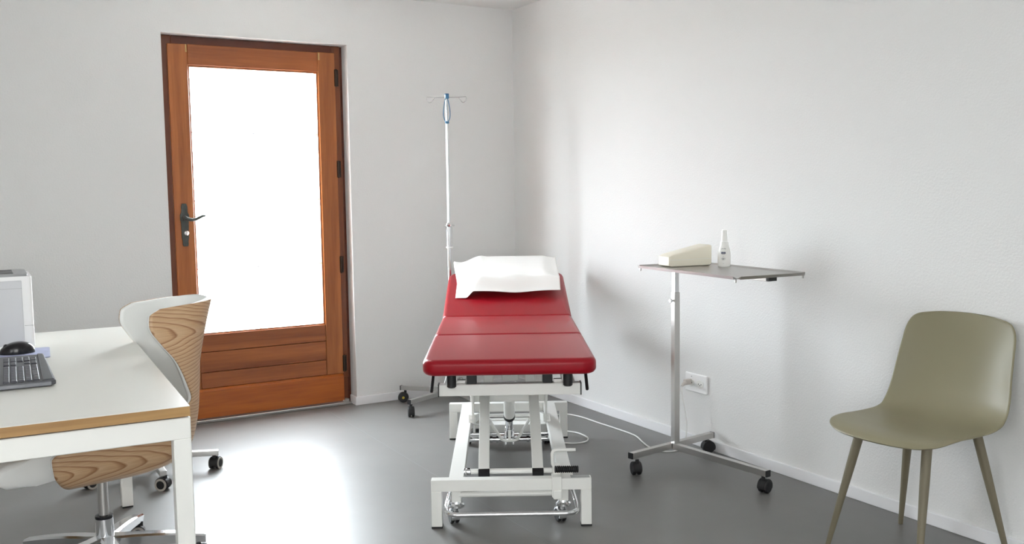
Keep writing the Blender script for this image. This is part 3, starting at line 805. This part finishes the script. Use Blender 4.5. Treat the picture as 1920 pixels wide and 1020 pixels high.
bm = B(); bx(bm, -.14, .14, -.165, -.135, .415, .43, .003, 1); bx(bm, -.14, .14, .11, .14, .418, .433, .003, 1); bx(bm, -.02, .02, -.15, .13, .412, .428, .003, 1); obj('seat_bracket', bm, M_olivem, ch)

# ------------------------------------------------------------------ desk
DA = math.radians(-1.9)
desk = thing('desk', 'white-topped office desk with oak edges and a white steel frame', 'desk', (-2.604, -2.836, 0), DA)
DL, DW = 1.655, .85          # local: -x across, +y along
bm = B(); bx(bm, -DW, 0, 0, DL, .716, .7395, .0005, 1); bx(bm, -DW, -.0, 0.0, DL, .7396, .7405); 
# split board: oak coloured core with a white laminate face
bm.free()
bm = B(); bx(bm, -DW, 0, 0, DL, .714, .7385); obj('core_board', bm, M_oakedgex, desk)
bm = B(); bx(bm, -DW, 0, 0, DL, .7385, .74, .0003, 1); obj('laminate_top', bm, M_desk, desk)
def dframe(y):
    bm = B()
    bx(bm, -.0415, .0015, y, y+.05, .006, .655, .002, 1); bx(bm, -DW+.004, -DW+.047, y, y+.05, .006, .655, .002, 1)
    bx(bm, -DW+.004, .0015, y, y+.05, .6545, .7095, .002, 1)
    f = obj('leg_frame', bm, M_white, desk)
    for x in (-.02, -DW+.0255):
        bm = B(); bx(bm, x-.02, x+.02, y+.003, y+.047, 0, .007); obj('foot_glide', bm, M_black, f)
dframe(.006); dframe(DL-.062)
bm = B()
for x in (-.2, -DW+.2): bx(bm, x-.02, x+.02, .05, DL-.05, .66, .7, .002, 1)
for x in (-.1, -DW+.1):
    for y in (.04, DL-.04): bx(bm, x-.015, x+.015, y-.015, y+.015, .703, .714)
obj('under_beam', bm, M_white, desk)
DZT = .7405
# keyboard (long side along the desk, palm rest towards the aisle)
kb = thing('keyboard', 'black keyboard with a curved palm rest near the desk corner', 'keyboard', (-2.980, -2.105, DZT), math.radians(-1.5))
bm = B()
outl = [(-.1, -.262), (.098, -.262), (.112, -.25), (.098, .24), (.09, .252), (-.1, .252)]
prism(bm, outl, 0.003, .017, .004, 2); prism(bm, [(.077, -.255), (.108, -.248), (.096, .236), (.077, .245)], .012, .021, .005, 2)
prism(bm, [(-.09, -.25), (.1, -.25), (.09, .24), (-.09, .24)], 0, .004)
kbo = obj('keyboard_body', bm, M_dark, kb)
bm = B(); bx(bm, -.1, .1, -.2645, -.2615, .004, .014, .001, 1); obj('side_trim', bm, M_keyedge, kb)
key_proto = None
def key(x, y, w, d):
    bmk = B()
    bx(bmk, -w/2, w/2, -d/2, d/2, 0, .0065, .0016, 1)
    return obj('key', bmk, M_key, kb, loc=(x, y, .0155))
kcache = {}
def put_key(x, y, w, d):
    k = (round(w, 4), round(d, 4))
    if k not in kcache: kcache[k] = key(x, y, w, d); return
    o = kcache[k].copy(); C.objects.link(o); o.parent = kb; o.location = (x, y, .0155)
# rows run along y; row 0 (space bar row) lies next to the palm rest
P = .0187
for r in range(5):
    x = .064 - r*P
    if r == 0: spec = [1.25, 1.25, 1.25, 5.5, 1.25, 1.25, 1.25, 1.25]
    elif r == 1: spec = [1.25] + [1]*11 + [2.0]
    elif r == 2: spec = [1.75] + [1]*12
    elif r == 3: spec = [1.5] + [1]*12 + [.75]
    else: spec = [1]*13 + [1.25]
    y = -.246
    for s in spec:
        put_key(x, y+s*P/2, P-.0032, s*P-.0028); y += s*P
    y = .048
    if r in (0, 3, 4):
        for s in range(3): put_key(x, y+P/2, P-.0032, P-.0028); y += P
    elif r == 1: put_key(x, y+P*1.5, P-.0032, P-.0028)
    y = .115
    for s in range(4):
        if r == 0 and s == 1: continue
        put_key(x, y+P/2, P-.0032, P-.0028); y += P
for j in range(6):
    put_key(-.064, -.2+j*.055, P*.7, .04)
# mouse and pad
bm = B(); prism(bm, rounded(-.115, .095, -.12, .11, (.012, .012, .012, .012)), 0, .0025, .0006, 1)
pad = obj('mouse_pad', bm, M_padblue, None, 30, loc=(-2.945, -1.712, DZT), rot=(0, 0, math.radians(-3))); tag(pad, 'pale blue printed mouse pad under the black mouse', 'mouse pad')
ms = thing('computer_mouse', 'glossy black computer mouse on the pale blue pad', 'mouse', (-2.948, -1.697, DZT+.0027), math.radians(0))
bm = B()
def mouse(a, b):
    th = 2*PI*a; ph = PI/2*b
    x = .054*math.cos(th)*math.cos(ph)**.55; y = .034*math.sin(th)*math.cos(ph)**.55*(1-.1*math.cos(2*th))
    z = .039*math.sin(ph)**.8*(1-.25*(x/.054)**2+.08*x/.054)
    return (x, y, z)
grid(bm, mouse, 40, 14); bmesh.ops.remove_doubles(bm, verts=bm.verts, dist=1e-5); bmesh.ops.holes_fill(bm, edges=bm.edges)
obj('mouse_body', bm, M_blackg, ms, 60)
bm = B(); cyl(bm, (-.033, -.004, .0255), (-.033, .004, .0255), .008, 14); obj('scroll_wheel', bm, M_black, ms)
# printer
pn = thing('printer', 'white desktop printer with a slotted grey top vent at the left edge', 'printer', (-2.887, -1.575, DZT))
PD = .27
bm = B(); prism(bm, rounded(-.34, 0, .0, PD, (.02, .02, .012, .012)), .004, .254, .004, 2); bx(bm, -.32, -.02, .02, PD-.02, 0, .006); pb = obj('housing', bm, M_whitep, pn)
bm = B(); bx(bm, -.322, -.032, -.0025, .004, .012, .24, .002, 1); fp = obj('front_panel', bm, M_panel, pn)
bm = B(); bx(bm, -.322, -.032, -.0032, -.0024, .212, .2128); obj('panel_seam', bm, M_vent, fp)
bm = B(); bx(bm, -.03, -.001, -.0008, .004, .0795, .0805); obj('corner_seam', bm, M_vent, pb)
bm = B(); prism(bm, rounded(-.336, -.012, .004, PD-.004, (.015, .015, .01, .01)), .2535, .2625, .003, 2); tv = obj('top_cover', bm, M_vent, pn)
for i in range(3):
    bm = B(); bx(bm, -.31, -.055, .035+.075*i, .085+.075*i, .2622, .2632); obj('vent_slot', bm, M_black, tv)

# ------------------------------------------------------------------ bucket office chairs
def interp(tab, t):
    # monotone cubic through the table
    xs = [p[0] for p in tab]; ys = [p[1] for p in tab]; n = len(tab)
    i = max(0, min(n-2, sum(1 for x in xs[1:-1] if x <= t)))
    sl = [(ys[k+1]-ys[k])/(xs[k+1]-xs[k]) for k in range(n-1)]
    def tan(k):
        if k == 0: return sl[0]
        if k == n-1: return sl[-1]
        a, b = sl[k-1], sl[k]
        return 0 if a*b <= 0 else 2*a*b/(a+b)
    h = xs[i+1]-xs[i]; f = (t-xs[i])/h; f2, f3 = f*f, f*f*f
    return (2*f3-3*f2+1)*ys[i] + (f3-2*f2+f)*h*tan(i) + (-2*f3+3*f2)*ys[i+1] + (f3-f2)*h*tan(i+1)
# by height: half width, back line, wing front
HWD = [(0, .10), (.02, .17), (.07, .215), (.15, .235), (.3, .232), (.45, .21), (.7, .16), (1, .132)]
YB = [(0, -.10), (.02, -.17), (.07, -.225), (.18, -.262), (.34, -.285), (.5, -.305), (.8, -.345), (1, -.378)]
YFt = [(0, .12), (.02, .165), (.07, .205), (.14, .228), (.22, .232), (.28, .17), (.33, -.03), (.375, -.19), (.43, -.232), (.5, -.222), (.6, -.205), (.68, -.185), (.76, -.155), (.9, -.118), (.96, -.122), (1, -.16)]
ZB, ZT = .338, .905
def shell_pt(a, b):
    s = a*2-1
    hw_, yb, yf = interp(HWD, b), interp(YB, b), interp(YFt, b)
    z = ZB+(ZT-ZB)*b
    r = min(.15, hw_*.85); straight = max(.001, yf-(yb+r)); cl = PI/2*r; flat = hw_-r; tot = straight+cl+flat
    d = abs(s)*tot; sg = 1 if s >= 0 else -1
    if d < flat: x, y = d, yb
    elif d < flat+cl:
        t = (d-flat)/r; x, y = flat+r*math.sin(t), yb+r*(1-math.cos(t))
    else: x, y = hw_, yb+r+(d-flat-cl)
    if yf < yb+r:        # waist: the wing ends on the curve itself
        lim = max(.02, (yf-yb))
        tmax = math.acos(max(-1, 1-lim/r)); tot = flat+tmax*r; d = abs(s)*tot
        if d < flat: x, y = d, yb
        else:
            t = (d-flat)/r; x, y = flat+r*math.sin(t), yb+r*(1-math.cos(t))
    z -= .018*abs(s)**1.5*sstep(.6, 1, b)
    return Vector((sg*x, y, z))
def make_shell(name, m, t, off, parent):
    bm = B(); uvl = bm.loops.layers.uv.new('UVMap')
    nu, nv = 56, 84; vs = grid(bm, shell_pt, nu, nv)
    idx = {}
    for j in range(nv+1):
        # arc length across, measured from the back centre line
        row = vs[j]; acc = 0; mid = nu//2; dist = [0]*(nu+1)
        for i in range(mid+1, nu+1): dist[i] = dist[i-1]+(row[i].co-row[i-1].co).length
        for i in range(mid-1, -1, -1): dist[i] = dist[i+1]-(row[i].co-row[i+1].co).length
        for i in range(nu+1): idx[row[i]] = (abs(dist[i]), row[i].co.z)
    for f in bm.faces:
        for l in f.loops: l[uvl].uv = idx[l.vert]
    me = D.meshes.new(name)
    bm.normal_update()
    # outward normals: away from the chair's axis
    s = sum((1 if f.normal.dot(Vector((f.calc_center_median().x, f.calc_center_median().y+.02, 0))) > 0 else -1) for f in bm.faces)
    if s < 0: bmesh.ops.reverse_faces(bm, faces=bm.faces)
    bm.to_mesh(me); bm.free()
    for p in me.polygons: p.use_smooth = True
    me.materials.append(m)
    o = D.objects.new(name, me); C.objects.link(o); o.parent = parent
    md = solid(o, t, off); 
    return o
def office_chair(name, label, loc, rz, star, shift):
    t = thing(name, label, 'office chair', loc, rz)
    so = Matrix.Rotation(-rz, 3, 'Z') @ shift          # the seat sits a little off the column
    make_shell('veneer_shell', M_veneer, .005, 1, t).location = so
    make_shell('seat_lining', M_lin, .016, -1, t).location = so
    bm = B()
    prism(bm, [(-.18, .405), (.16, .40), (.23, .392), (.27, .388), (.35, .39), (.372, .405), (.38, .43), (.37, .455), (.34, .47), (.28, .474), (-.18, .455)],
          -.205, .205, .018, 4, Matrix(((0, 0, 1, 0), (1, 0, 0, 0), (0, 1, 0, 0), (0, 0, 0, 1))))
    obj('seat_cushion', bm, M_lin, t, 75).location = so
    bm = B(); bx(bm, -.04, .04, -.05, .05, .325, .338, .004, 1); obj('seat_plate', bm, M_alu, t)
    bm = B(); cyl(bm, (0, 0, .19), (0, 0, .325), .0165, 20); obj('gas_lift', bm, M_alu, t)
    bm = B(); lathe(bm, [(0, .06), (.028, .06), (.03, .075), (.0285, .185), (.026, .19), (0, .19)]); hb0 = obj('base_hub', bm, M_chrome, t)
    bm = B(); lathe(bm, [(.0275, .186), (.029, .19), (.0285, .197), (.0175, .199), (.0175, .19)]); obj('hub_ring', bm, M_blackg, hb0)
    for k in range(5):
        a = math.radians(star+72*k)-rz; d = Vector((math.cos(a), math.sin(a), 0)); n = Vector((-d.y, d.x, 0))
        bm = B()
        # arched tapering arm with a flat section
        secs = []
        for i in range(9):
            f = i/8; p = d*(.018+.304*f); zt = .124-.036*f**1.8; wd = .027-.008*f; hh = .052-.022*f
            if i == 0: zt = .128
            ring = [p+n*wd+Vector((0, 0, zt-.006)), p+n*wd*.7+Vector((0, 0, zt)), p-n*wd*.7+Vector((0, 0, zt)), p-n*wd+Vector((0, 0, zt-.006)), p-n*wd*.8+Vector((0, 0, zt-hh)), p+n*wd*.8+Vector((0, 0, zt-hh))]
            secs.append([bm.verts.new(q) for q in ring])
        for A, Bq in zip(secs, secs[1:]):
            for q in range(6): bm.faces.new((A[q], A[(q+1) % 6], Bq[(q+1) % 6], Bq[q]))
        bm.faces.new(secs[0][::-1]); bm.faces.new(secs[-1])
        lg = obj('leg', bm, M_chrome, t, 30)
        hbm, wbm = B(), B(); caster((hbm, wbm), d*.302, a+1.2+.7*k, .024, .036, .062); obj('caster', hbm, M_black, lg)
        cw = obj('caster_wheel', wbm, M_black, lg)
        aa = a+1.2+.7*k; nn = Vector((-math.sin(aa), math.cos(aa), 0)); cc = d*.302+Vector((0, 0, .024))
        for s in (-1, 1): bm = B(); lathe(bm, [(.0165, 0), (.0242, 0), (.0242, .003), (.0165, .003)], seg=24, M=Matrix.Translation(cc+nn*(s*.0215)-nn*.0015) @ nn.to_track_quat('Z', 'Y').to_matrix().to_4x4()); obj('caster_tread', bm, M_tread, lg)
    return t
office_chair('office_chair', 'oak veneer bucket office chair with white lining beside the desk', (-2.725, -1.895, 0), math.radians(90+12), -9, Vector((.018, .05, 0)))
st = thing('rolling_stool', 'rolling stool mostly hidden behind the desk, only its silver legs and wheels showing', 'stool', (-2.41, -.79, 0))
bm = B(); prism(bm, [(.165*math.cos(2*PI*k/40), .165*math.sin(2*PI*k/40)) for k in range(40)], .40, .455, .02, 4); obj('seat', bm, M_black, st, 60)
bm = B(); cyl(bm, (0, 0, .1), (0, 0, .4), .014, 18); obj('gas_lift', bm, M_alu, st)
bm = B(); lathe(bm, [(0, .06), (.03, .06), (.032, .095), (.026, .12), (.024, .2), (0, .2)]); obj('hub', bm, M_alu, st)
for k in range(5):
    a = math.radians(19+72*k-36+.0); d = Vector((math.cos(a), math.sin(a), 0)); n = Vector((-d.y, d.x, 0))
    bm = B(); bar(bm, d*.02+Vector((0, 0, .082)), d*.298+Vector((0, 0, .075)), .03, .026, .004); lg = obj('leg', bm, M_alu, st)
    hbm, wbm = B(), B(); aa = a+1.2+.7*k; caster((hbm, wbm), d*.283, aa, .027, .038, .066); obj('caster', hbm, M_black, lg); obj('caster_wheel', wbm, M_black, lg)
    nn = Vector((-math.sin(aa), math.cos(aa), 0)); cc = d*.283+Vector((0, 0, .027))
    for s in (-1, 1):
        bm = B(); lathe(bm, [(.0185, 0), (.0272, 0), (.0272, .003), (.0185, .003)], seg=24, M=Matrix.Translation(cc+nn*(s*.0225)-nn*.0015) @ nn.to_track_quat('Z', 'Y').to_matrix().to_4x4()); obj('caster_tread', bm, M_tread, lg)

# ------------------------------------------------------------------ light
w = D.worlds.new('sky'); bpy.context.scene.world = w; w.use_nodes = True
nt = w.node_tree; bg = nt.nodes['Background']
# overcast sky: cool and bright over the terrace (+y), warmer and dimmer over the street side (-y)
tc = nt.nodes.new('ShaderNodeTexCoord'); sp = nt.nodes.new('ShaderNodeSeparateXYZ')
nt.links.new(tc.outputs['Generated'], sp.inputs[0])
mr = nt.nodes.new('ShaderNodeMapRange'); mr.inputs['From Min'].default_value = -.25; mr.inputs['From Max'].default_value = .25
nt.links.new(sp.outputs[1], mr.inputs['Value'])
cr = nt.nodes.new('ShaderNodeMix'); cr.data_type = 'RGBA'
SKY_BACK, SKY_DOOR = 8.5, 34.0
cr.inputs['A'].default_value = (SKY_BACK*.985, SKY_BACK*.985, SKY_BACK*.965, 1)
cr.inputs['B'].default_value = (SKY_DOOR*.87, SKY_DOOR*.945, SKY_DOOR*1, 1)
nt.links.new(mr.outputs['Result'], cr.inputs['Factor']); nt.links.new(cr.outputs['Result'], bg.inputs['Color'])
bg.inputs['Strength'].default_value = 1.0
def portal(name, loc, rot, sx, sy):
    l = D.lights.new(name, 'AREA'); l.shape = 'RECTANGLE'; l.size = sx; l.size_y = sy; l.cycles.is_portal = True
    o = D.objects.new(name, l); C.objects.link(o); o.location = loc; o.rotation_euler = rot
portal('daylight_door', ((DX0+DX1)/2, TH+.01, DZ/2), (math.radians(-90), 0, 0), DX1-DX0, DZ)
portal('daylight_left', (XL-.31, (LW[0]+LW[1])/2, (LW[2]+LW[3])/2), (0, math.radians(-90), 0), LW[3]-LW[2], LW[1]-LW[0])
portal('daylight_rear', ((RW[0]+RW[1])/2, YF-.31, (RW[2]+RW[3])/2), (math.radians(90), 0, 0), RW[1]-RW[0], RW[3]-RW[2])

# ------------------------------------------------------------------ camera
f, yaw, pitch, roll, cx, cy = 1737.47, .522848, .0859872, -.0138622, -3.0444, -5.23533
F = Vector((math.sin(yaw)*math.cos(pitch), math.cos(yaw)*math.cos(pitch), -math.sin(pitch)))
r = Vector((math.cos(yaw), -math.sin(yaw), 0)); u = r.cross(F)
c_, s_ = math.cos(roll), math.sin(roll)
R0 = r*c_+u*s_; U0 = -r*s_+u*c_
cam = D.cameras.new('camera'); co = D.objects.new('camera', cam); C.objects.link(co)
cam.sensor_width = 36; cam.lens = f/1920*36; cam.clip_start = .05
co.matrix_world = Matrix(((R0.x, U0.x, -F.x, cx), (R0.y, U0.y, -F.y, cy), (R0.z, U0.z, -F.z, 1.265), (0, 0, 0, 1)))
sc = bpy.context.scene; sc.camera = co
sc.view_settings.view_transform = 'Standard'; sc.view_settings.look = 'None'
sc.view_settings.exposure = .27; sc.view_settings.gamma = 1; sc.view_settings.use_curve_mapping = False
sc.cycles.max_bounces = 12; sc.cycles.diffuse_bounces = 8; sc.cycles.transparent_max_bounces = 12
sc.cycles.use_denoising = True
